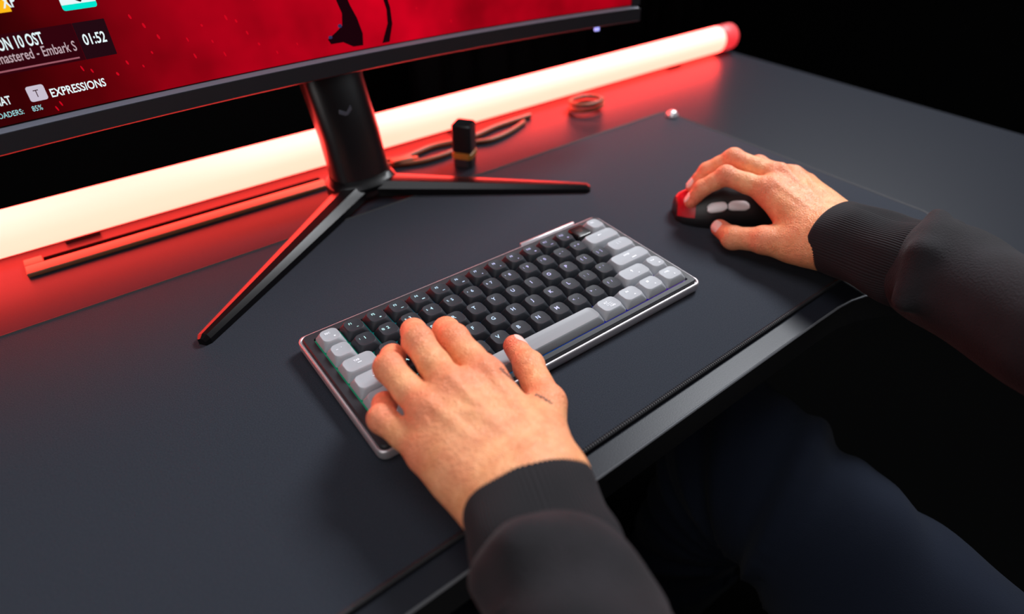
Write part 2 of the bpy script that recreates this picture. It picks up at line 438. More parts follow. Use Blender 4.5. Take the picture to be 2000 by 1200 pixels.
# cables on the desk right of the stand
def cable(pts, r, label):
    o = tube('cable', spline(pts, 8), r, 'cable'); tag(o, label, 'cable'); return o
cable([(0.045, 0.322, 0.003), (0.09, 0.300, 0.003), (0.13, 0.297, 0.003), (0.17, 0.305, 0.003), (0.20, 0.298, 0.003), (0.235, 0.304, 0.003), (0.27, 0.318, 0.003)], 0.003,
      'thin cable with red glow in its colour snaking across the desk nearest the mat')
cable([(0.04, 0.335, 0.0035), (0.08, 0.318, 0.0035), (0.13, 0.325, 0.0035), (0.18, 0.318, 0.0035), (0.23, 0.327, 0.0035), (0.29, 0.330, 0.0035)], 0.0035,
      'thicker cable with red glow in its colour running close below the light bar')
ad = empty('cable_adapter', (0.078, 0.3095, 0.0), (0, 0, math.radians(-8)), 'small adapter with orange glow in its colour lying between the two cables beside the stand', 'adapter')
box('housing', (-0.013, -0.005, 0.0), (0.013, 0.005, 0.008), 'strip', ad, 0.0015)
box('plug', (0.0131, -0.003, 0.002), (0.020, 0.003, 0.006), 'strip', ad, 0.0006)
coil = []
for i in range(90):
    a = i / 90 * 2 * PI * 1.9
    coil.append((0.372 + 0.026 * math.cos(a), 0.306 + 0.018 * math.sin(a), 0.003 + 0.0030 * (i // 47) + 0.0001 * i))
tag(tube('coiled_cable', coil, 0.0028, 'cable'), 'flat coil of cable with orange glow in its colour below the light bar', 'cable')

# ================================================================= bottle and puck
bt = empty('small_bottle', (0.1370, 0.2650, 0.0), (0, 0, math.radians(35)), 'tiny dark bottle with square black cap and amber band behind the right stand leg', 'bottle')
def rr_stack(name, lst, m, parent, n=5):
    return loft(name, [rrect(w, w, r, n, 0, 0, z) for w, r, z in lst], m, parent)
rr_stack('body', [(0.0200, 0.005, 0.0), (0.0225, 0.005, 0.001), (0.0225, 0.005, 0.0095), (0.0205, 0.005, 0.0105)], 'bezel', bt)
rr_stack('band', [(0.0205, 0.004, 0.0106), (0.0240, 0.004, 0.0115), (0.0240, 0.004, 0.0175), (0.0205, 0.004, 0.0185)], 'amber', bt)
rr_stack('cap', [(0.0200, 0.003, 0.0186), (0.0228, 0.003, 0.0196), (0.0228, 0.003, 0.0500), (0.0205, 0.003, 0.0515)], 'black_plastic', bt)
pk = empty('metal_puck', (0.4395, 0.2085, 0.0037), label='small silver metal knob at the far corner of the mat', cat='knob')
def disc_ring(r, z, n=24): return [(r * math.cos(2 * PI * i / n), r * math.sin(2 * PI * i / n), z) for i in range(n)]
loft('base', [disc_ring(0.0072, 0), disc_ring(0.0078, 0.0006), disc_ring(0.0078, 0.004), disc_ring(0.0072, 0.0046)], 'silver', pk)
loft('dome', [disc_ring(0.0064, 0.0047), disc_ring(0.0060, 0.0065), disc_ring(0.0045, 0.0080), disc_ring(0.002, 0.0087)], 'silver', pk)

# ================================================================= monitor
mon = empty('monitor', (0.006, 0.27, 0.0036), label='wide curved black monitor with a red game picture on V-shaped stand', cat='monitor')
MO = Vector((0.006, 0.27, 0.0036))
TILT = math.tan(math.radians(4))
CAMP = Vector((-0.24365, -0.30645, 0.32568))
def SM(s, v, d=0.0):
    """screen point: s along the width, v up the panel, d in front of it (metres), in monitor space"""
    x = 0.007 + s; z = 0.135 + v * 0.99756
    y = 0.315 - s * s / 4.8 + (z - 0.135) * TILT
    nxy = Vector((-s / 2.4, -1, TILT)).normalized()
    p = Vector((x, y, z)) + nxy * d
    return CAMP + (p - CAMP) * 0.915 - MO
def curved(name, s0, s1, prof, m, n=48, closed=True, parent=mon, autos=35):
    rings = [[SM(s0 + (s1 - s0) * i / n, v, d) for v, d in prof] for i in range(n + 1)]
    return loft(name, rings, m, parent, autos=autos, closed=closed)
SW, SH = 0.405, 0.345
scr = loft('screen', [[SM(-SW + 2 * SW * i / 48, v, 0.0005) for v in (0.0, SH)] for i in range(49)], 'screen', mon, False, False, None, closed=False)
scr.data.shade_smooth()
uv = scr.data.uv_layers.new(name='UVMap')
for lp in scr.data.loops:
    i = lp.vertex_index
    uv.data[lp.index].uv = ((i // 2) / 48, (i % 2) * 0.42)
curved('back_housing', -0.417, 0.417, [(-0.020, -0.004), (-0.0195, -0.014), (0.06, -0.026), (0.12, -0.038), (0.30, -0.038), (0.356, -0.022), (0.357, -0.004)], 'black_plastic')
curved('bottom_bezel', -0.417, 0.417, [(-0.0195, -0.003), (-0.0200, 0.004), (-0.0185, 0.0062), (-0.0045, 0.0062), (-0.0045, -0.003)], 'bezel')
curved('bezel_lip', -0.413, 0.413, [(-0.0044, -0.002), (-0.0044, 0.0058), (-0.0036, 0.0062), (-0.0012, 0.0016), (-0.0012, -0.002)], 'bezel_lip')
for a, b in ((-0.417, -0.4055), (0.4055, 0.417)):
    curved('side_bezel', a, b, [(-0.001, -0.003), (-0.001, 0.0035), (0.356, 0.0035), (0.356, -0.003)], 'bezel', n=3)
curved('top_bezel', -0.405, 0.405, [(0.3455, -0.003), (0.3455, 0.0035), (0.356, 0.0035), (0.356, -0.003)], 'bezel')
curved('indicator_light', 0.350, 0.356, [(-0.0245, 0.000), (-0.0245, 0.003), (-0.0202, 0.003), (-0.0202, 0.000)], 'led_blue', n=2)

def scr_text(name, s, s0, v0, h, m, length=None, sx=0.62, bold=0.012, d=0.0010, align='RIGHT', shear=0.0):
    v, f = text_vf(s, 1.0, 1.0, bold, 'LEFT')
    x0 = min(p[0] for p in v); x1 = max(p[0] for p in v); ht = 0.70
    k = h / ht
    L = length if length else (x1 - x0) * k * sx
    kx = L / (x1 - x0)
    start = s0 - L if align == 'RIGHT' else s0
    vs = [SM(start + (p[0] - x0) * kx + shear * p[1] * k, v0 + p[1] * k, d) for p in v]
    return from_py(name, vs, f, m, scr)
def scr_strip(name, x0, x1, v0, v1, m, d):
    return loft(name, [[SM(x0 + (x1 - x0) * i / 10, v, d) for v in (v0, v1)] for i in range(11)], m, scr, False, False, None, closed=False)
def scr_quad(name, pts, m, d=0.0008):
    return from_py(name, [SM(a, b, d) for a, b in pts], [tuple(range(len(pts)))], m, scr)
def rr2(x0, y0, x1, y1, r, n=5): return [(p[0], p[1]) for p in rrect(x1 - x0, y1 - y0, r, n, (x0 + x1) / 2, (y0 + y1) / 2)]
mm = 0.001
scr_strip('song_panel', -.33, -.2000, .0348, .0618, 'txt_panel', 0.0007)
scr_quad('time_panel', rr2(-.1998, .0348, -.1768, .0617, .0005), 'txt_dark', 0.0008)
scr_text('time_text', '01:52', -.1803, .0452, .0078, 'txt_white', length=.0163, bold=.02)
scr_text('song_title', 'SEASON 10 OST', -.2222, .0512, .0083, 'txt_white', sx=.50, bold=.02)
scr_text('song_artist', 'Remastered - Embark S', -.2030, .0425, .0073, 'txt_pink', sx=.60, bold=.008)
scr_strip('progress_bar', -.33, -.2036, .0366, .0378, 'txt_bar', .0009)
scr_quad('key_badge', rr2(-.2474, .0123, -.2353, .0238, .0018), 'txt_key')
scr_text('key_letter', 'T', -.2398, .0153, .0055, 'txt_panel', sx=.8, bold=0.0, d=.0012)
scr_text('hint_text', 'EXPRESSIONS', -.1930, .0129, .0062, 'txt_white', length=.0398, bold=.018)
scr_text('hint_text', 'CHAT', -.2592, .0145, .0060, 'txt_white', sx=.62, bold=.018)
scr_text('status_text', 'LOADERS:', -.2549, .0056, .0040, 'txt_cyan', sx=.75, bold=.004)
scr_text('status_text', '85%', -.2420, .0056, .0040, 'txt_cyan', sx=.75, bold=.004)
scr_strip('points_badge', -.30, -.2335, .0753, .0875, 'txt_yellow', 0.0006)
scr_text('points_text', '500 XP', -.2288, .0782, .0078, 'txt_white', sx=.62, bold=.02)
scr_quad('card', rr2(-.2016, .0705, -.1776, .0990, .0020), 'txt_teal', 0.0007)
scr_quad('card_face', rr2(-.2016, .0745, -.1776, .0990, .0004), 'txt_white', 0.0010)
scr_quad('card_emblem', [(-.1945, .0790), (-.1900, .0762), (-.1880, .0752), (-.1865, .0768), (-.1815, .0800), (-.1850, .0840), (-.1900, .0850)], 'txt_fig', 0.0013)
# dark figure: two boots and legs of a character standing in the picture
scr_quad('figure_leg', [(.0075, .0148), (.0100, .0100), (.0230, .0098), (.0330, .0040), (.0440, .0035), (.0455, .0150), (.0420, .0300), (.0370, .0420), (.0330, .0560), (.0330, .0900),
                        (.0230, .0900), (.0235, .0480), (.0270, .0360), (.0250, .0250), (.0170, .0200)], 'txt_fig')
scr_quad('figure_leg', [(.0655, .0022), (.0740, .0022), (.0800, .0190), (.0800, .0350), (.0770, .0480), (.0760, .0900), (.0700, .0900), (.0725, .0480), (.0755, .0330), (.0745, .0200)], 'txt_fig')
scr_quad('boot_buckle', rr2(.0085, .0150, .0125, .0178, .0012), 'txt_blue', 0.0010)
scr_quad('boot_buckle', rr2(.0205, .0235, .0245, .0268, .0012), 'txt_blue', 0.0010)
rs = random.Random(5)
sp = []
sparks = [(-.158, .060), (-.150, .052), (-.142, .042), (-.151, .031), (-.118, .022), (-.205, .029), (-.199, .026), (-.172, .027), (-.161, .022), (-.182, .020),
          (-.229, .007), (-.233, .004), (-.12, .036), (-.105, .045), (-.100, .031), (-.083, .048), (-.075, .044), (-.068, .033), (-.060, .022), 
          (-.055, .060), (-.0926, .0190), (-.045, .012), (-.024, .016), (-.27, .028), (.11, .03), (.13, .05), (.15, .012), (.19, .03)]
for s, v in sparks:
    L = rs.uniform(.0012, .0024); w = rs.uniform(.0006, .0010)
    pts = [(s + w * math.cos(a) * 1.0 - L * math.sin(a) * 0.25, v + L * math.sin(a)) for a in [2 * PI * i / 8 for i in range(8)]]
    sp.append(([SM(a, b, .0009) for a, b in pts], [tuple(range(8))]))
from_py('sparks', *join_vf(sp), 'txt_spark', scr)['kind'] = 'stuff'

# stand post: an oval column with a glossy collar
def oval(cx, cy, rx, ry, z, n=36, e=2.6):
    out = []
    for i in range(n):
        a = 2 * PI * i / n; c, s = math.cos(a), math.sin(a)
        out.append((cx + rx * math.copysign(abs(c) ** (2 / e), c), cy + ry * math.copysign(abs(s) ** (2 / e), s), z))
    return out
PZ = 0.0
loft('stand_post', [oval(.005, 0.011, 0.032, 0.020, 0.016), oval(.004, 0.020, 0.032, 0.019, 0.06), oval(.001, 0.034, 0.0325, 0.018, 0.11), oval(.002, 0.052, 0.034, 0.017, 0.16), oval(.002, 0.076, 0.034, 0.016, 0.24), oval(.002, 0.088, 0.032, 0.014, 0.29)], 'black_plastic', mon)
loft('collar', [oval(.004, 0.008, 0.0375, 0.0270, 0.0080), oval(.004, 0.008, 0.0380, 0.0275, 0.0125), oval(.004, 0.009, 0.0370, 0.0262, 0.0145), oval(.005, 0.011, 0.0335, 0.0220, 0.0185)], 'black_gloss', mon)
loft('hub', [oval(.003, 0.007, 0.036, 0.026, 0.0), oval(.003, 0.007, 0.037, 0.027, 0.003), oval(.004, 0.008, 0.0365, 0.0265, 0.0079)], 'black_gloss', mon)
emb = [(-0.008, 0.086), (0.000, 0.082), (0.006, 0.088), (0.0055, 0.0915), (0.0, 0.0860), (-0.0072, 0.0895)]
from_py('emblem', [(a, 0.0110, b) for a, b in emb] + [(a, 0.0080, b) for a, b in emb],
        [tuple(range(6)), tuple(range(11, 5, -1))] + [(i, (i + 1) % 6, 6 + (i + 1) % 6, 6 + i) for i in range(6)], 'bezel_lip', mon)
# three legs: tapering blades with a rear bevel
def stand_leg(p0, p1, w0, w1, h0, h1, slope, flip=1):
    p0, p1 = Vector(p0), Vector(p1); d = (p1 - p0); L = d.length; d.normalize()
    n = Vector((-d.y, d.x, 0)) * flip           # n points to the rear side
    rings = []
    for t in [0, .06, .3, .6, .9, .985, 1.0]:
        w = w0 + (w1 - w0) * t; h = h0 + (h1 - h0) * t
        if t == 1.0: w *= .6; h *= .75
        c = p0 + d * (L * t)
        drop = w * .42 * slope
        pr = [(-.5, 0), (-.5, h * .60), (-.36, h * .86), (-.28, h), (.08, h), (.5, h - drop), (.5, 0)]
        rings.append([c + n * (w * a) + Vector((0, 0, b)) for a, b in pr])
    return loft('stand_leg', rings, 'black_gloss', mon, autos=20)
stand_leg((0.000, 0.006, 0), (-0.2135, -0.1480, 0), 0.036, 0.011, 0.0155, 0.0080, .50, -1)
stand_leg((0.004, 0.007, 0), (0.1970, -0.1480, 0), 0.036, 0.011, 0.0155, 0.0080, .27, 1)

# ================================================================= keyboard
U = 0.01905
kb = empty('keyboard', (0, 0, 0.0052), (math.radians(1.14), 0, math.radians(-0.856)),
           'compact keyboard with dark and light grey keys in silver-rimmed case under the hand', 'keyboard')
KW, KD, KCY = 0.3065, 0.1335, 0.0010
def krect(w, d, r, z, n=6, cy=KCY): return rrect(w, d, r, n, 0, cy, z)
loft('case', [krect(KW - .006, KD - .006, .005, .0), krect(KW - .001, KD - .001, .0065, .0015), krect(KW, KD, .0065, .003), krect(KW, KD, .0065, .0080),
              krect(KW - .0006, KD - .0006, .0063, .0090), krect(KW - .0024, KD - .0024, .0058, .0095), krect(KW - .0042, KD - .0042, .005, .0092),
              krect(KW - .0048, KD - .0048, .0048, .0080), krect(KW - .012, KD - .012, .003, .0078)], 'case', kb, autos=60)
# frame: a ring around the key well
fo = [krect(KW - .0056, KD - .0056, .0046, .0081), krect(KW - .0058, KD - .0058, .0045, .0104), krect(KW - .0074, KD - .0074, .004, .0114)]
fi = [krect(15 * U + .0016, 6 * U + .0016, .0012, .0114, cy=0), krect(15 * U + .0010, 6 * U + .0010, .0010, .0110, cy=0), krect(15 * U + .0010, 6 * U + .0010, .0010, .0081, cy=0)]
loft('frame', fo + fi + [fo[0]], 'frame', kb, False, False, autos=25)
def set_kbx(o, off=0.0):
    a = o.data.attributes.new('kbx', 'FLOAT', 'POINT')
    a.data.foreach_set('value', [min(1, max(0, (v.co.x + off) / 0.29 + 0.5)) for v in o.data.vertices])
pv, pf = [], []
for i in range(31):
    for y in (-3 * U, 3 * U): pv.append((-7.5 * U + i * .5 * U, y, .0092))
for i in range(30): pf.append((2 * i, 2 * i + 2, 2 * i + 3, 2 * i + 1))
pl = from_py('backlit_plate', pv, pf, 'plate', kb); set_kbx(pl)
for x in (-0.13, 0.13):
    for y in (-0.055, 0.055): box('rubber_foot', (x - .012, y - .004, -.0011), (x + .012, y + .004, .0), 'rubber', kb, .0004)
box('rear_switch_bar', (.062, .0686, .0066), (.127, .0712, .0105), 'silver', kb, .0006)

def keycap(xc, yc, w, kind, slope=0.0):
    m = {'d': 'key_dark', 'l': 'key_light', 's': 'key_space', 'o': 'oled'}[kind]
    W_, D_ = w * U - .0010, U - .0010
    o_x, o_y = xc, yc
    R = []
    # z, inset x, inset y, corner radius, shift y
    for z, ix, iy, r, sy in [(.0, .0, .0, .0014, 0), (.0016, .0002, .0002, .0016, 0), (.0056, .0022, .0021, .0040, .0002), (.0066, .0026, .0025, .0046, .0003),
                             (.0069, .0031, .0030, .0044, .0003), (.0067, .0048, .0050, .0034, .0003), (.0065, .0066, .0074, .0018, .0003)]:
        R.append(rrect(W_ - 2 * ix * .82, D_ - 2 * iy * .78, r, 6, 0, sy, z))
    if kind == 'o':
        R = [rrect(W_ - 2 * i, D_ - 2 * i, r, 5, 0, 0, z) for z, i, r in [(0, .0006, .0015), (.0048, .0008, .002), (.0056, .0012, .002), (.0058, .0018, .002)]]
    o = loft('keycap', R, m, kb, cap0=False, autos=32)
    o.location = (xc, yc, .0108)
    return o
def arrow_vf(ang, s):
    pts = [(-s, -s * .6), (s, -s * .6), (0, s * .8)]
    c, n = math.cos(ang), math.sin(ang)
    return [(x * c - y * n, x * n + y * c, 0) for x, y in pts], [(0, 1, 2)]
def place(vf, dx, dy, z=.0): return [(p[0] + dx, p[1] + dy, z) for p in vf[0]], vf[1]
def quad_vf(w, h): return [(-w / 2, -h / 2, 0), (w / 2, -h / 2, 0), (w / 2, h / 2, 0), (-w / 2, h / 2, 0)], [(0, 1, 2, 3)]
def legend(k, items, white=False):
    """items: (text or ('arrow', angle) or ('bar', w, h), size, dx, dy)"""
    lst = []
    for it, size, dx, dy in items:
        if isinstance(it, tuple):
            vf = arrow_vf(it[1], size) if it[0] == 'arrow' else quad_vf(it[1], it[2])
        else:
            vf = text_vf(it, size, 0.95, 0.020)
            vf = ([(p[0], p[1] - size * .35, 0) for p in vf[0]], vf[1])
        lst.append(place(vf, dx, dy))
    v, f = join_vf(lst)
    # lay on the dished top
    w2 = (max(p.co.x for p in k.data.vertices)) - .0042; d2 = U / 2 - .0045
    out = []
    for p in v:
        a = max(abs(p[0]) / w2, abs(p[1] - .0003) / d2)
        t = min(1, max(0, (a - .62) / .35))
        out.append((p[0], p[1], .0065 + .0004 * t + .00022))
    o = from_py('legend', out, f, 'legend_white' if white else 'legend', k)
    if not white: set_kbx(o, k.location.x)
    return o
def X(u): return (u - 7.5) * U
def Y(r): return (2.5 - r) * U
DK, LT = 'd', 'l'
def add_row(r, x0, keys):
    x = x0
    for w, kind, items in keys:
        k = keycap(X(x + w / 2), Y(r), w, kind)
        if kind == 'o':
            lg = from_py('display_text', *join_vf([place(text_vf(a, .0021, .9, .02), 0, dy, .00595) for a, dy in (('Connect', .0008), ('100%', -.0020))]), 'oled_text', k)
        elif items:
            legend(k, items, kind != 'd')
        if kind != 'd': k['label'] = {'l': 'light grey keycap', 's': 'wide light grey space keycap', 'o': 'glossy black display key'}[kind]
        x += w
TS = .0050
def letter(c): return (1, DK, [(c, TS, -.0012, .0018)])
def num(a, b): return (1, DK, [(a, .0026, -.0036, .0020), (b, .0043, .0004, .0018)])
def sym(a, b): return (1, DK, [(a, .0036, -.0026, .0018), (b, .0036, .0016, .0020)])
icons = [('bar', .0014, .0006), ('bar', .0014, .0014), ('bar', .0022, .0007), ('bar', .0024, .0012), ('bar', .0022, .0006), ('bar', .0022, .0010), ('arrow', PI / 2), ('arrow', -PI / 2),
         ('arrow', -PI / 2), ('bar', .0016, .0014), ('bar', .0026, .0007), ('bar', .0014, .0014)]
frow = [(1, LT, [('ESC', .0026, -.0010, .0028), (('bar', .0012, .0012), .001, .0026, -.0024)])]
for i in range(12):
    frow.append((1, DK, [('F%d' % (i + 1), .0031, -.0016, .0028), (icons[i], .0008, .0018, -.0030)]))
frow += [(1, 'o', None), (1, LT, [('DEL', .0022, -.0010, .0028)])]
add_row(0, 0, frow)
add_row(1, 0, [(1, LT, [('~', .0030, -.0026, .0018), ('`', .0034, .0010, .0016)])] + [num(a, b) for a, b in zip('!@#$%^&*()', '1234567890')] +
        [sym('_', '-'), sym('+', '='), (2, LT, [(('bar', .0030, .0006), 0, 0, .0024), (('arrow', PI / 2), .0011, -.0018, .0024)])])
add_row(2, 0, [(1.5, LT, [('TAB', .0024, -.0010, .0028), (('bar', .0030, .0006), 0, 0, -.0001)])] + [letter(c) for c in 'QWERTYUIOP'] +
        [sym('{', '['), sym('}', ']'), (1.5, LT, [('|', .0032, -.0020, .0020), ('\\', .0032, .0012, .0020)])])
add_row(3, 0, [(1.75, LT, [(('bar', .0008, .0026), 0, 0, .0020), (('arrow', PI), .0016, 0, .0004)])] + [letter(c) for c in 'ASDFGHJKL'] +
        [sym(':', ';'), sym('"', "'"), (2.25, LT, [('ENTER', .0024, -.0012, .0030), (('bar', .0052, .0011), 0, .0026, -.0028)])])
add_row(4, 0, [(2.25, LT, [(('arrow', 0), .0016, -.001, .0026), (('bar', .0007, .0020), 0, -.001, .0012)])] + [letter(c) for c in 'ZXCVBNM'] +
        [sym('<', ','), sym('>', '.'), sym('?', '/'), (1.75, LT, [(('arrow', 0), .0012, -.0008, .0028), (('bar', .0006, .0018), 0, -.0008, .0014), (('bar', .001, .001), 0, .0030, -.0030)]),
         (1, LT, [('PGUP', .0020, -.0010, .0028), (('arrow', 0), .0010, .0022, -.0026)])])
add_row(5, 0, [(1.25, LT, [('CTRL', .0024, -.001, .0026)]), (1.25, LT, [('WIN', .0022, -.001, .0026)]), (1.25, LT, [('ALT', .0024, -.001, .0026)]),
               (6.25, 's', [(('bar', .0050, .0006), 0, -.046, -.0036)]),
               (1.25, LT, [('ALT', .0024, -.0016, .0028), (('bar', .0060, .0003), 0, .0, .0008), (('bar', .0060, .0003), 0, .0, -.0008), ('CMD', .0024, .0014, -.0028)]),
               (1.25, LT, [('FN', .0026, -.0014, .0028), (('arrow', PI / 2), .0009, .0022, -.0028)]),
               (1.25, LT, [(('bar', .0022, .0018), 0, -.0012, .0028), (('arrow', PI), .0009, .0026, -.0028)]),
               (1.25, LT, [('CTRL', .0024, -.0012, .0028), (('arrow', -PI / 2), .0009, .0026, -.0026)])])

# ================================================================= mouse
ms = empty('mouse', (0.2790, -0.0045, 0.0037), (0, 0, math.radians(141)),
           'black mouse with silver side buttons and red front held by the right hand', 'mouse')
# local +x = front of mouse, +y = its left side (thumb side)
def mouse_ring(t, sc=1.0, dz=0.0):
    x = -0.058 + 0.114 * t
    w = 0.030 * (math.sin(PI * min(1, max(0.0, (t * .9 + .06)))) ** 0.35) * (1 - .10 * math.exp(-((t - .55) / .16) ** 2))
    h = 0.040 * (math.sin(PI * (0.10 + 0.72 * (1 - t) ** 1.15 + .06)) ** 0.8)
    h = max(h, .011)
    out = []
    for i in range(28):
        a = 2 * PI * i / 28; c, s = math.cos(a), math.sin(a)
        yy = w * math.copysign(abs(c) ** .72, c)
        zz = (h * abs(s) ** .75 if s > 0 else 0.0012 - .0012 * abs(s) ** .5)
        out.append((x, yy * (1 if s < 0 else 1 - .16 * s) * sc, zz * sc + dz))
    return out
N = 26
rr_ = [mouse_ring(i / N) for i in range(N + 1)]
rr_[-1] = [(p[0], p[1] * .88, p[2] * .88) for p in rr_[-1]]
r0 = [(p[0] - .001, p[1] * .8, p[2] * .85 + .001) for p in rr_[0]]
re = [(p[0] + .0015, p[1] * .8, p[2] * .8 + .001) for p in rr_[-1]]
loft('shell', [r0] + rr_ + [re], 'mouse', ms, autos=60)
rfv, rff = [], []
ks = list(range(1, 14))
for lay, sc_ in ((0, 1.018), (1, .98)):
    for i in range(9):
        g = mouse_ring(.875 + i / 8 * .125)
        rfv += [(g[k][0] + (.0010 if i == 8 and lay == 0 else 0), g[k][1] * sc_ * (.885 if i == 8 else 1), g[k][2] * sc_ * (.885 if i == 8 else 1)) for k in ks]
n_ = len(ks)
for lay in (0, 1):
    for i in range(8):
        for k in range(n_ - 1):
            a0 = lay * 9 * n_ + i * n_ + k; rff.append((a0, a0 + 1, a0 + n_ + 1, a0 + n_))
H9 = 9 * n_
for k in range(n_ - 1): rff += [(k, k + 1, H9 + k + 1, H9 + k), (8 * n_ + k, 8 * n_ + k + 1, H9 + 8 * n_ + k + 1, H9 + 8 * n_ + k)]
for i in range(8): rff += [(i * n_, (i + 1) * n_, H9 + (i + 1) * n_, H9 + i * n_), (i * n_ + n_ - 1, (i + 1) * n_ + n_ - 1, H9 + (i + 1) * n_ + n_ - 1, H9 + i * n_ + n_ - 1)]
from_py('red_front', rfv, rff, 'mouse_red', ms, autos=60)['label'] = 'glossy red front of the mouse'
def side_button(x0, x1, label=None):
    vs, fs = [], []
    n = 10
    for i in range(n + 1):
        t = i / n; x = x0 + (x1 - x0) * t
        tt = (x + .058) / .114
        ring = mouse_ring(tt)
        hh = max(p[2] for p in ring); w = max(p[1] for p in ring)
        zc = hh * .60; hz = .0048 * (1 - abs(2 * t - 1) ** 5 * .6)
        for k in range(7):
            a = -PI / 2 + PI * k / 6
            z = zc + hz * math.sin(a)
            s = min(1, max(0, z / hh)) ** (1 / .75)
            c = math.sqrt(max(0, 1 - s * s)); y = w * c ** .72 * (1 - .16 * s)
            vs.append((x, y - .0008 + .0030 * math.cos(a), z))
    for i in range(n):
        for k in range(6):
            a = i * 7 + k; fs.append((a, a + 1, a + 8, a + 7))
    o = from_py('side_button', vs, fs, 'side_btn', ms, smooth=True); o['label'] = 'silver side button'
side_button(.0130, .0315); side_button(-.0080, .0120)
loft('scroll_wheel', [[(.030 + .009 * math.cos(2 * PI * i / 20), y, .0135 + .009 * math.sin(2 * PI * i / 20)) for i in range(20)] for y in (-.003, .003)], 'rubber', ms)

# ================================================================= implicit surfaces
def seg_sdf(P, a, b, r1, r2):
    a = np.asarray(a, np.float32); b = np.asarray(b, np.float32); ba = b - a
    pa = P - a; t = np.clip((pa @ ba) / float(ba @ ba + 1e-12), 0, 1)
    return np.linalg.norm(pa - t[:, None] * ba, axis=1) - (r1 + (r2 - r1) * t)
def smin(a, b, k):
    h = np.maximum(k - np.abs(a - b), 0) / k
    return np.minimum(a, b) - h * h * k * .25
def smax(a, b, k): return -smin(-a, -b, k)
def ell_sdf(P, c, r, Rm=None):
    q = P - np.asarray(c, np.float32)
    if Rm is not None: q = q @ Rm
    r = np.asarray(r, np.float32)
    k0 = np.linalg.norm(q / r, axis=1); k1 = np.linalg.norm(q / (r * r), axis=1)
    return k0 * (k0 - 1) / np.maximum(k1, 1e-6)
def surface_nets(fn, lo, hi, h):
    lo = np.asarray(lo, np.float32); n = (np.ceil((np.asarray(hi) - lo) / h / 8).astype(int)) * 8
    B = 8
    nb = n // B
    F = np.full(n + 1, 1.0, np.float32)
    bx = np.stack(np.meshgrid(*[np.arange(k) for k in nb], indexing='ij'), -1).reshape(-1, 3)
    cen = lo + (bx * B + B / 2) * h
    fc = fn(cen.astype(np.float32))
    F[:] = 1
    near = np.abs(fc) < B * h * 1.15
    for b, v in zip(bx[~near], fc[~near]):
        if v < 0: F[b[0] * B:b[0] * B + B + 1, b[1] * B:b[1] * B + B + 1, b[2] * B:b[2] * B + B + 1] = -1
    g = np.stack(np.meshgrid(*[np.arange(B + 1)] * 3, indexing='ij'), -1).reshape(-1, 3)
    blocks = bx[near]
    for s in range(0, len(blocks), 300):
        bb = blocks[s:s + 300]
        idx = (bb[:, None, :] * B + g[None]).reshape(-1, 3)
        v = fn((lo + idx * h).astype(np.float32))
        F[idx[:, 0], idx[:, 1], idx[:, 2]] = v
    sg = F < 0
    nx, ny, nz = n
    cs = np.zeros((nx, ny, nz), np.int8)
    for dx in (0, 1):
        for dy in (0, 1):
            for dz in (0, 1): cs += sg[dx:nx + dx, dy:ny + dy, dz:nz + dz]
    act = (cs > 0) & (cs < 8)
    cells = np.argwhere(act)
    vid = -np.ones((nx, ny, nz), np.int32); vid[act] = np.arange(len(cells))
    acc = np.zeros((len(cells), 3)); cnt = np.zeros(len(cells))
    cor = [(i, j, k) for i in (0, 1) for j in (0, 1) for k in (0, 1)]
    for a in cor:
        for ax in range(3):
            if a[ax]: continue
            b = list(a); b[ax] = 1
            va = F[cells[:, 0] + a[0], cells[:, 1] + a[1], cells[:, 2] + a[2]]
            vb = F[cells[:, 0] + b[0], cells[:, 1] + b[1], cells[:, 2] + b[2]]
            m = (va < 0) != (vb < 0)
            t = np.zeros(len(cells)); t[m] = va[m] / (va[m] - vb[m])
            p = np.tile(np.array(a, float), (len(cells), 1)); p[:, ax] = t
            acc[m] += p[m]; cnt[m] += 1
    V = lo + (cells + acc / cnt[:, None]) * h
    quads = []
    for ax in range(3):
        o = [1, 2] if ax == 0 else ([2, 0] if ax == 1 else [0, 1])
        sl0 = [slice(1, -1)] * 3; sl0[ax] = slice(0, -1)
        sl1 = [slice(1, -1)] * 3; sl1[ax] = slice(1, None)
        A = sg[tuple(sl0)]; Bq = sg[tuple(sl1)]
        e = np.argwhere(A != Bq)
        base = e.copy()
        for q in range(3):
            if q != ax: base[:, q] += 1
        fl = A[e[:, 0], e[:, 1], e[:, 2]]
        def cid(d1, d2):
            c = base.copy(); c[:, o[0]] -= d1; c[:, o[1]] -= d2
            return vid[c[:, 0], c[:, 1], c[:, 2]]
        q4 = np.stack([cid(1, 1), cid(0, 1), cid(0, 0), cid(1, 0)], 1)
        q4[~fl] = q4[~fl][:, ::-1]
        quads.append(q4)
    Q = np.concatenate(quads); Q = Q[(Q >= 0).all(1)]
    return V, Q
def relax(V, Q, it=2, lam=.5):
    E = np.concatenate([Q[:, [0, 1]], Q[:, [1, 2]], Q[:, [2, 3]], Q[:, [3, 0]]])
    for _ in range(it):
        acc = np.zeros_like(V); c = np.zeros(len(V))
        np.add.at(acc, E[:, 0], V[E[:, 1]]); np.add.at(c, E[:, 0], 1)
        np.add.at(acc, E[:, 1], V[E[:, 0]]); np.add.at(c, E[:, 1], 1)
        V = V + lam * (acc / np.maximum(c, 1)[:, None] - V)
    return V
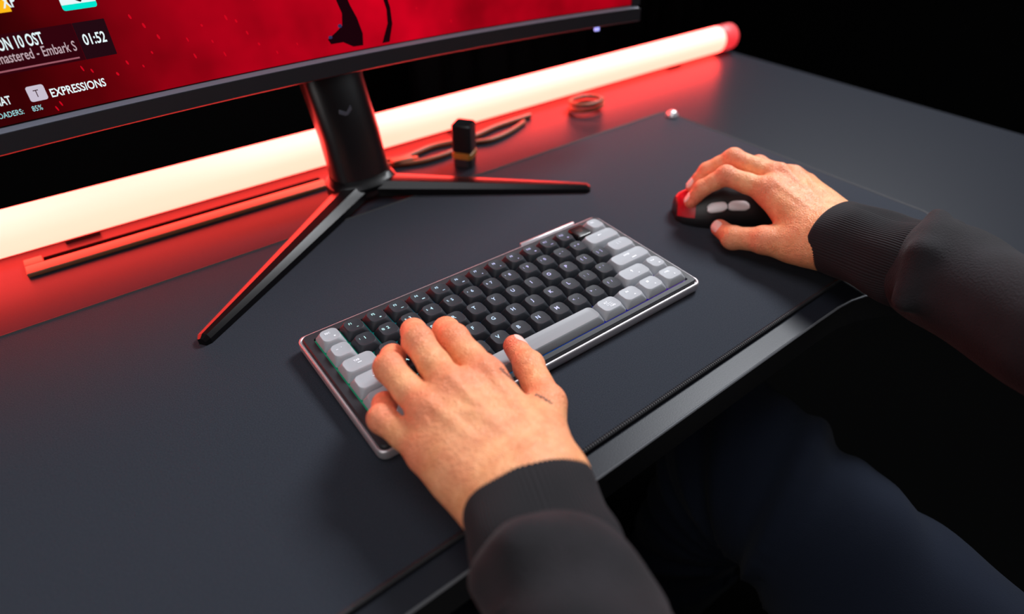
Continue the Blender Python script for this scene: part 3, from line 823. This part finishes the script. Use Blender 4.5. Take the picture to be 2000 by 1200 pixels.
def np_mesh(name, V, Q):
    me = bpy.data.meshes.new(name)
    me.vertices.add(len(V)); me.vertices.foreach_set('co', np.asarray(V, np.float32).ravel())
    me.loops.add(len(Q) * 4); me.loops.foreach_set('vertex_index', Q.astype(np.int32).ravel())
    me.polygons.add(len(Q)); me.polygons.foreach_set('loop_start', np.arange(0, len(Q) * 4, 4, dtype=np.int32))
    me.polygons.foreach_set('loop_total', np.full(len(Q), 4, dtype=np.int32))
    me.update(calc_edges=True); me.validate(); me.shade_smooth()
    return me

# ================================================================= person
person = empty('person', (0.03, -0.50, -0.26),
               label='person in black hoodie and dark trousers, left hand on keyboard, right on mouse', cat='person')
PO = np.array((0.03, -0.50, -0.26))

# --- hands as joint chains (world metres): centre line and radius
LH = dict(
    index=[((-.0870, -.0840, .0555), .0118), ((-.0845, -.0455, .0590), .0098), ((-.0776, -.0250, .0490), .0092), ((-.0722, -.0130, .0345), .0072)],
    middle=[((-.1115, -.0840, .0600), .0112), ((-.1075, -.0400, .0665), .0096), ((-.0970, -.0150, .0520), .0084), ((-.0925, -.0050, .0350), .0070)],
    ring=[((-.1300, -.0870, .0560), .0105), ((-.1310, -.0440, .0600), .0092), ((-.1185, -.0235, .0470), .0080), ((-.1125, -.0145, .0335), .0068)],
    pinky=[((-.1420, -.1020, .0450), .0095), ((-.1500, -.0665, .0470), .0083), ((-.1400, -.0490, .0380), .0073), ((-.1345, -.0430, .0315), .0062)],
    thumb=[((-.0870, -.1350, .0420), .0145), ((-.0630, -.1130, .0420), .0112), ((-.0492, -.0795, .0400), .0098), ((-.0408, -.0535, .0350), .0080)],
    wrist=((-.1140, -.1560, .0430), .0200), arm=((-.1290, -.2100, .0420), .0210), lat=(1, -.17, 0), up=(0, 0, 1))
RH = dict(
    index=[((.2600, -.0480, .0560), .0108), ((.2490, -.0080, .0590), .0090), ((.2370, .0060, .0440), .0078), ((.2310, .0120, .0290), .0066)],
    middle=[((.2820, -.0420, .0610), .0110), ((.2720, .0020, .0660), .0094), ((.2600, .0200, .0500), .0080), ((.2500, .0260, .0330), .0068)],
    ring=[((.2990, -.0480, .0560), .0104), ((.2990, -.0100, .0560), .0088), ((.2910, .0090, .0430), .0076), ((.2840, .0160, .0300), .0064)],
    pinky=[((.3110, -.0580, .0480), .0094), ((.3230, -.0280, .0430), .0080), ((.3250, -.0070, .0310), .0070), ((.3190, .0060, .0200), .0060)],
    thumb=[((.2420, -.1010, .0320), .0150), ((.2300, -.0720, .0270), .0115), ((.2230, -.0460, .0190), .0100), ((.2300, -.0260, .0175), .0082)],
    wrist=((.2650, -.1170, .0390), .0195), arm=((.2520, -.1750, .0480), .0235), lat=(-1, .1, 0), up=(0, 0, 1))
FN = ('index', 'middle', 'ring', 'pinky')
def hand_fn(H, fold):
    w, wr = np.array(H['wrist'][0]), H['wrist'][1]; a_, ar = H['arm']
    lat = np.array(H['lat'], float); lat /= np.linalg.norm(lat)       # towards the thumb
    mcp = {k: np.array(H[k][0][0]) for k in FN}
    up = np.array((0, 0, 1.0))
    carp = {'index': w + lat * .017, 'middle': w + lat * .006, 'ring': w - lat * .006, 'pinky': w - lat * .016}
    segs = []
    for k in FN: segs.append((carp[k], mcp[k] - up * .002, .0150, H[k][0][1] + .001))
    # heel of the hand and thumb ball
    segs.append((w - lat * .014 - up * .004, mcp['pinky'] * .55 + w * .45 - up * .006, .0145, .0135))
    segs.append((w + lat * .012 - up * .004, mcp['index'] * .5 + w * .5 - up * .008, .0150, .0130))
    segs.append((w + lat * .016, np.array(H['thumb'][0][0]), .0140, .0140))
    th = [np.array(p) for p, r in H['thumb']]
    tr = [r for p, r in H['thumb']]
    tend = []
    for k in FN:    # extensor tendons on the back of the hand
        m0 = mcp[k] + up * (H[k][0][1] - .0012); c0 = carp[k] * .75 + mcp[k] * .25 + up * .0148
        tend.append((c0, m0 + up * .0014, .0012, .0023))
    tt0 = w + lat * .020 + up * .008; tend.append((tt0, th[1] + up * (tr[1] - .0018), .0016, .0012))
    veins = []
    def mixp(a, b, t, dz): return mcp[a] * (t) + carp[b] * (1 - t) + up * dz
    vp = [mixp('ring', 'ring', .85, .0105), mixp('middle', 'ring', .62, .0125), mixp('middle', 'middle', .38, .0145), mixp('index', 'middle', .12, .0155)]
    vp2 = [mixp('index', 'middle', .80, .0095), mixp('index', 'index', .55, .0135), mixp('index', 'index', .25, .0142)]
    vp3 = [mixp('pinky', 'ring', .80, .0095), mixp('ring', 'ring', .5, .0130), mixp('ring', 'ring', .2, .0145)]
    for q in (vp, vp2, vp3):
        for i in range(len(q) - 1): veins.append((q[i] + up * .0004, q[i + 1] + up * .0004, .0014, .0015))
    elb = [(w - lat * .008, np.array(a_) - lat * .004, wr * .86, ar * .72), (w + lat * .008, np.array(a_) + lat * .004, wr * .86, ar * .72)]
    def fn(P):
        palm = None
        for s in segs + elb:
            d = seg_sdf(P, s[0], s[1], s[2], s[3])
            palm = d if palm is None else smin(palm, d, .018)
        tb = seg_sdf(P, th[0], th[1], tr[0], tr[1] + .001)
        palm = smin(palm, tb, .008)
        # web between thumb and index
        palm = smin(palm, seg_sdf(P, th[1] * .30 + th[0] * .70 - up * .006, mcp['index'] * .42 + w * .58 - up * .006, .0080, .0100), .010)
        out = palm
        for k in FN:
            pts = [np.array(p) for p, r in H[k]]; rs_ = [r for p, r in H[k]]
            d = None
            for i in range(3):
                r1, r2 = rs_[i], rs_[i + 1]
                if i == 0:
                    mid = pts[0] * .5 + pts[1] * .5
                    e = smin(seg_sdf(P, pts[0], mid, r1, (r1 + r2) / 2 - .0006), seg_sdf(P, mid, pts[1], (r1 + r2) / 2 - .0006, r2), .003)
                else:
                    mid = pts[i] * .5 + pts[i + 1] * .5
                    e = smin(seg_sdf(P, pts[i], mid, r1, (r1 + r2) / 2 - .0003), seg_sdf(P, mid, pts[i + 1], (r1 + r2) / 2 - .0001, r2), .002)
                d = e if d is None else smin(d, e, .0035)
            full = smin(palm, d, .0055)
            # knuckle: a low bump over the joint
            kn = seg_sdf(P, pts[0] + up * .0035, pts[0] + up * .0035 + (pts[1] - pts[0]) * .12, rs_[0] - .0030, rs_[0] - .0035)
            full = smin(full, kn, .006)
            pk_ = seg_sdf(P, pts[1] + up * .0015, pts[1] + (pts[1] - pts[0]) * .04, rs_[1] - .0008, rs_[1] - .0014)
            full = smin(full, pk_, .003)
            out = smin(out, full, .0012)
        d = smin(seg_sdf(P, th[1], th[2], tr[1], tr[2]), seg_sdf(P, th[2], th[3], tr[2] - .0004, tr[3]), .003)
        d = smin(d, seg_sdf(P, th[2] + up * .001, th[2] - up * .001, tr[2] + .0003, tr[2] + .0003), .003)
        ft = smin(palm, d, .0035)
        out = smin(out, ft, .0015)
        for s in tend: out = smin(out, seg_sdf(P, *s), .0042)
        for s in veins: out = smin(out, seg_sdf(P, *s), .0030)
        return out
    return fn
def hand_flush(H, V):
    """pigment: redder over joints and at the finger tips"""
    f = np.zeros(len(V))
    for k in FN + ('thumb',):
        pts = [np.array(p) for p, r in H[k]]
        for i, (amp, s) in enumerate([(.55 if k != 'thumb' else .15, .009), (.50, .0075), (.30, .007), (.75, .010)]):
            d = np.linalg.norm(V - pts[i], axis=1) - H[k][i][1]
            f = np.maximum(f, amp * np.exp(-(np.maximum(d, 0) / s) ** 2) * np.exp(-(np.linalg.norm(V - pts[i], axis=1) / (s * 2.2)) ** 2) * 1.8)
    return np.clip(f, 0, 1)
VV, QQ, FL = [], [], []
nofs = 0
hand_funcs = {}
for nm, H, lo, hi in (('L', LH, (-.175, -.240, .0), (-.015, .008, .090)), ('R', RH, (.195, -.200, .0), (.345, .048, .095))):
    fn = hand_fn(H, 0); hand_funcs[nm] = fn
    V, Q = surface_nets(fn, lo, hi, .00105)
    V = relax(V, Q, 2, .45)
    VV.append(V); QQ.append(Q + nofs); nofs += len(V); FL.append(hand_flush(H, V))
# arms, torso and legs inside the clothes
L_EL, R_EL = np.array((-.168, -.335, .030)), np.array((.200, -.355, .070))
L_SH, R_SH = np.array((-.160, -.560, .300)), np.array((.215, -.560, .300))
def core(P):
    d = seg_sdf(P, LH['arm'][0], L_EL, .018, .030)
    for s in ((L_EL, L_SH, .030, .042), (RH['arm'][0], R_EL, .018, .030), (R_EL, R_SH, .030, .042)):
        d = smin(d, seg_sdf(P, *s), .02)
    t = ell_sdf(P, (.03, -.61, .12), (.145, .085, .26))
    t = smin(t, seg_sdf(P, (-.10, -.60, .32), (.16, -.60, .32), .05, .05), .05)
    t = smin(t, seg_sdf(P, (.03, -.60, .36), (.03, -.59, .43), .052, .050), .03)
    t = smin(t, ell_sdf(P, (.04, -.57, -.15), (.16, .12, .12)), .05)
    for a, b, c in LEGS:
        t = smin(t, seg_sdf(P, a, b, .065, .048), .03)
        t = smin(t, seg_sdf(P, b, c, .045, .034), .02)
    return smin(d, t, .03)
LEGS = [((-.05, -.54, -.22), (-.15, -.14, -.22), (-.17, -.08, -.66)), ((.12, -.52, -.20), (.205, -.13, -.20), (.20, -.06, -.66))]
V, Q = surface_nets(core, (-.26, -.76, -.72), (.34, .06, .47), .010)
VV.append(relax(V, Q, 1)); QQ.append(Q + nofs); FL.append(np.zeros(len(V)))
V = np.concatenate(VV) - PO; Q = np.concatenate(QQ)
me = np_mesh('body', V, Q)
a = me.attributes.new('flush', 'FLOAT', 'POINT'); a.data.foreach_set('value', np.concatenate(FL).astype(np.float32))
me.materials.append(MT['skin'])
body = bpy.data.objects.new('body', me); COL.objects.link(body); body.parent = person

# nails
def project_out(fn, p, d, tmax=.03):
    """distance from p (inside) along d to the skin"""
    t0, t1 = 0.0, tmax
    for _ in range(30):
        tm = (t0 + t1) / 2
        v = fn((p + d * tm)[None].astype(np.float32))[0]
        if v < 0: t0 = tm
        else: t1 = tm
    return t0
def nail(H, fn, k, w, L, side=0.0, lat=None):
    pts = [np.array(p) for p, r in H[k]]
    ax = pts[3] - pts[2]; ax /= np.linalg.norm(ax)
    u = np.array((0, 0, 1.0)) if lat is None else np.array(lat, float)
    u = u - ax * (u @ ax); u /= np.linalg.norm(u)
    v = np.cross(ax, u)
    u = math.cos(side) * u + math.sin(side) * v; v = np.cross(ax, u)
    r = H[k][3][1]
    c = pts[3] - ax * .0015
    nu, nv = 9, 9
    vs, fs = [], []
    for i in range(nu):
        for j in range(nv):
            s = -1 + 2 * j / (nv - 1); t = -1 + 2 * i / (nu - 1)
            m = max(abs(s), abs(t)); n_ = math.hypot(s, t)
            q = (m / n_) ** .55 if n_ > 1e-6 else 1     # rounded outline
            ss, t2 = s * q, t * q
            ang = ss * w / 2 / r
            d = math.cos(ang) * u + math.sin(ang) * v
            o = c + ax * (t2 * L / 2)
            dist = project_out(fn, o, d)
            e = 1 - max(abs(ss), abs(t2)) ** 6
            vs.append(o + d * (dist + .00045 * e - .00005) - PO)
    for i in range(nu - 1):
        for j in range(nv - 1):
            a0 = i * nv + j; fs.append((a0, a0 + 1, a0 + nv + 1, a0 + nv))
    o = from_py('fingernail', vs, fs, 'nail', body, smooth=True)
for k in FN:
    nail(LH, hand_funcs['L'], k, .0090, .0105)
    nail(RH, hand_funcs['R'], k, .0090, .0105)
nail(LH, hand_funcs['L'], 'thumb', .0115, .0130, lat=(.75, -.1, .75))
nail(RH, hand_funcs['R'], 'thumb', .0115, .0130, lat=(-.85, -.1, .55))

# tattoo: a line of script from the thumb web to the thumb joint
def skin_top(x, y, fn=hand_funcs['L']):
    z0, z1 = .03, .09
    zs = np.linspace(.088, .03, 120)
    f = fn(np.stack([np.full(120, x), np.full(120, y), zs], 1).astype(np.float32))
    i = np.argmax(f < 0)
    if i == 0: return .05
    return zs[i - 1] + (zs[i] - zs[i - 1]) * f[i - 1] / (f[i - 1] - f[i])
def script_line(a, b, n, amp, seed, w=.00028):
    r = random.Random(seed); a = np.array(a); b = np.array(b); d = b - a; pr = np.array((-d[1], d[0])) / np.linalg.norm(d)
    P = []
    M_ = n * 10
    for i in range(M_ + 1):
        t = i / M_; ph = t * n * 2 * PI
        env = .55 + .45 * math.sin(t * 9.1 + seed) ** 2
        p = a + d * (t - .35 / n * math.sin(ph) * .5) + pr * amp * env * math.cos(ph + .6 * math.sin(ph * .5))
        P.append((p[0], p[1], skin_top(p[0], p[1]) + .00010))
    return tube_vf([np.array(p) - PO for p in P], w, 5)
tattoo = from_py('tattoo', *join_vf([script_line((-.0812, -.0908), (-.0780, -.0985), 6, .0017, 3, .00034), script_line((-.0780, -.0986), (-.0728, -.1075), 7, .0013, 5, .00032),
                                     script_line((-.0710, -.1120), (-.0692, -.1240), 6, .0013, 1, .00032)]), 'ink', body)
tattoo['label'] = 'dark handwritten tattoo'

# --- hoodie: sleeves and body
def folds(P, c, ax, n, amp, ph=0.0, sh=0.0):
    """soft rings of folded cloth around an arm axis"""
    q = P - np.asarray(c, np.float32)
    ax = np.asarray(ax, np.float32); ax = ax / np.linalg.norm(ax)
    t = q @ ax
    s = np.asarray((ax[1], -ax[0], 0), np.float32); u = q @ s
    return amp * np.sin(t * n + ph + u * sh + 1.3 * np.sin(u * 38 + ph)) * (0.6 + .4 * np.sin(u * 55 + t * 21 + ph))
LC0, LC1 = np.array((-.1125, -.1535, .0430)), np.array((-.1345, -.2060, .0450))   # left cuff ends
RC0, RC1 = np.array((.2640, -.1130, .0400)), np.array((.2560, -.1850, .0500))
def hoodie_fn(P):
    l = seg_sdf(P, LC1 + (LC1 - LC0) * .12, L_EL, .0370, .047)
    l = smin(l, seg_sdf(P, LC1 + (LC1 - LC0) * .02, LC1 + (LC1 - LC0) * .05, .032, .034), .012)
    lp = [(-.1630, -.1880, .050), (-.1480, -.1960, .071), (-.1240, -.2120, .062), (-.1090, -.2360, .042)]
    for i in range(3): l = smin(l, seg_sdf(P, lp[i], lp[i + 1], .0110, .0110), .010)
    l = l + folds(P, LC1, L_EL - LC1, 120, .0035, .4, 15)
    r = seg_sdf(P, RC1 + (RC1 - RC0) * .16, R_EL, .0380, .045)
    hp = [(.2080, -.2000, .046), (.2250, -.1930, .078), (.2700, -.1800, .085), (.3000, -.1880, .066), (.3050, -.2000, .040)]
    for i in range(4): r = smin(r, seg_sdf(P, hp[i], hp[i + 1], .0085, .0090), .007)
    r = r + folds(P, RC1, R_EL - RC1, 85, .0030, 1.9, 25)
    l = smin(l, seg_sdf(P, L_EL, L_SH, .047, .066), .03)
    r = smin(r, seg_sdf(P, R_EL, R_SH, .045, .066), .03)
    t = ell_sdf(P, (.03, -.61, .10), (.185, .120, .31))
    t = smin(t, seg_sdf(P, (-.12, -.60, .32), (.18, -.60, .32), .068, .068), .06)
    t = smin(t, ell_sdf(P, (.03, -.62, .40), (.095, .09, .05)), .04)
    t = smin(t, seg_sdf(P, (-.08, -.60, -.12), (.14, -.60, -.12), .13, .13), .05)
    t = smin(t, seg_sdf(P, (.02, -.44, -.155), (.15, -.42, -.150), .055, .055), .06)
    t = t + .004 * np.sin(P[:, 2] * 45 + 3 * np.sin(P[:, 0] * 14)) 
    return smin(smin(l, r, .02), t, .04)
V, Q = surface_nets(hoodie_fn, (-.27, -.78, -.30), (.38, -.15, .50), .0042)
V = relax(V, Q, 3)
hoodie = bpy.data.objects.new('hoodie', np_mesh('hoodie', V - PO, Q)); COL.objects.link(hoodie)
hoodie.data.materials.append(MT['hoodie']); hoodie.parent = person
def cuff(c0, c1, lat, rx0, ry0, rx1, ry1, nribs=96, bulge=.0):
    c0, c1 = np.array(c0), np.array(c1); ax = c1 - c0; L = np.linalg.norm(ax); ax /= L
    lat = np.array(lat, float); lat /= np.linalg.norm(lat); v = np.cross(lat, ax); v /= np.linalg.norm(v)
    if v[2] < 0: v = -v
    n = nribs * 6; rings = []
    prof_ = [(.10, -.0030), (.02, -.0028), (.0, -.0020), (-.006, -.0008), (.0, .0), (.03, .0006)] + [(t, .0006) for t in np.linspace(.08, 1.0, 22)]
    for t, off_ in prof_:
        rx = rx0 + (rx1 - rx0) * max(t, 0) + off_; ry = ry0 + (ry1 - ry0) * max(t, 0) + off_
        ring = []
        for i in range(n):
            a = 2 * PI * i / n
            rb = .00030 * math.cos(nribs * a) * (min(1, max(0, t * 4.5)) if off_ > 0 else 0)
            wob = .0016 * math.sin(2 * a + 4 * t + 1) * t + .0012 * math.sin(5 * a + 7 * t) * t + .0022 * math.sin(9 * t + 2 * math.cos(a)) * t
            ring.append(c0 + ax * (L * t) + lat * ((rx + rb + wob) * math.copysign(abs(math.cos(a)) ** .88, math.cos(a))) + v * ((ry + rb + wob) * math.copysign(abs(math.sin(a)) ** .88, math.sin(a))) - PO)
        rings.append(ring)
    o = loft('cuff', rings, 'cuff', hoodie, False, False, autos=None)
    o.data.shade_smooth(); o['label'] = 'ribbed cuff'
    return o
cuff(LC0, LC1 + (LC1 - LC0) * .18, (1, -.28, 0), .0362, .0250, .0355, .0310)
cuff(RC0, RC1 + (RC1 - RC0) * .20, RH['lat'], .0362, .0285, .0345, .0310)

# --- trousers
def trouser_fn(P):
    t = ell_sdf(P, (.04, -.57, -.17), (.19, .15, .13))
    for i, (a, b, c) in enumerate(LEGS):
        d = seg_sdf(P, a, b, .092, .074); d = smin(d, seg_sdf(P, b, c, .068, .060), .03)
        t = smin(t, d, .05)
    kc = np.asarray(LEGS[0][1], np.float32)
    a_ = np.arctan2(P[:, 1] - (-.26), P[:, 0] - (.02))
    a2 = np.arctan2(P[:, 2] + .30, P[:, 1] + .20)
    f = .0050 * np.sin(a2 * 16 + 30 * P[:, 0]) + .0035 * np.sin(a2 * 27 + P[:, 0] * 40)
    f *= np.exp(-((P[:, 1] + .14) / .16) ** 2)
    return t + f
V, Q = surface_nets(trouser_fn, (-.24, -.76, -.74), (.34, .08, -.02), .006)
V = relax(V, Q, 2)
jeans = bpy.data.objects.new('trousers', np_mesh('trousers', V - PO, Q)); COL.objects.link(jeans)
jeans.data.materials.append(MT['jeans']); jeans.parent = person

# ================================================================= chair
ch = empty('office_chair', (0.05, -0.56, -0.73), label='black office chair the person sits on in front of the desk', cat='chair')
def chl(o): o.location = (-.05, .56, .73); return o
chl(box('seat', (-0.21, -0.82, -0.40), (0.31, -0.30, -0.315), 'chair', ch, .025, 4))
chl(box('backrest', (-0.19, -0.93, -0.25), (0.29, -0.84, 0.25), 'chair', ch, .03, 4))
chl(tube('column', [(0.05, -0.56, -0.64), (0.05, -0.56, -0.405)], .028, 'chair', ch, 16))
for i in range(5):
    a = 2 * PI * i / 5 + .3
    e = (0.05 + .28 * math.cos(a), -0.56 + .28 * math.sin(a), -0.685)
    chl(tube('base_arm', [(0.05 + .02 * math.cos(a), -0.56 + .02 * math.sin(a), -0.64), e], [.022, .014], 'chair', ch, 8))
    chl(tube('caster', [(e[0] - .012 * math.sin(a), e[1] + .012 * math.cos(a), -0.7055), (e[0] + .012 * math.sin(a), e[1] - .012 * math.cos(a), -0.7055)], .0242, 'rubber', ch, 16))
for x in (-0.245, 0.345):
    chl(tube('armrest', [(x, -0.72, -0.36), (x, -0.70, -0.16), (x, -0.66, -0.13), (x, -0.48, -0.13)], [.014, .014, .02, .02], 'chair', ch, 10))
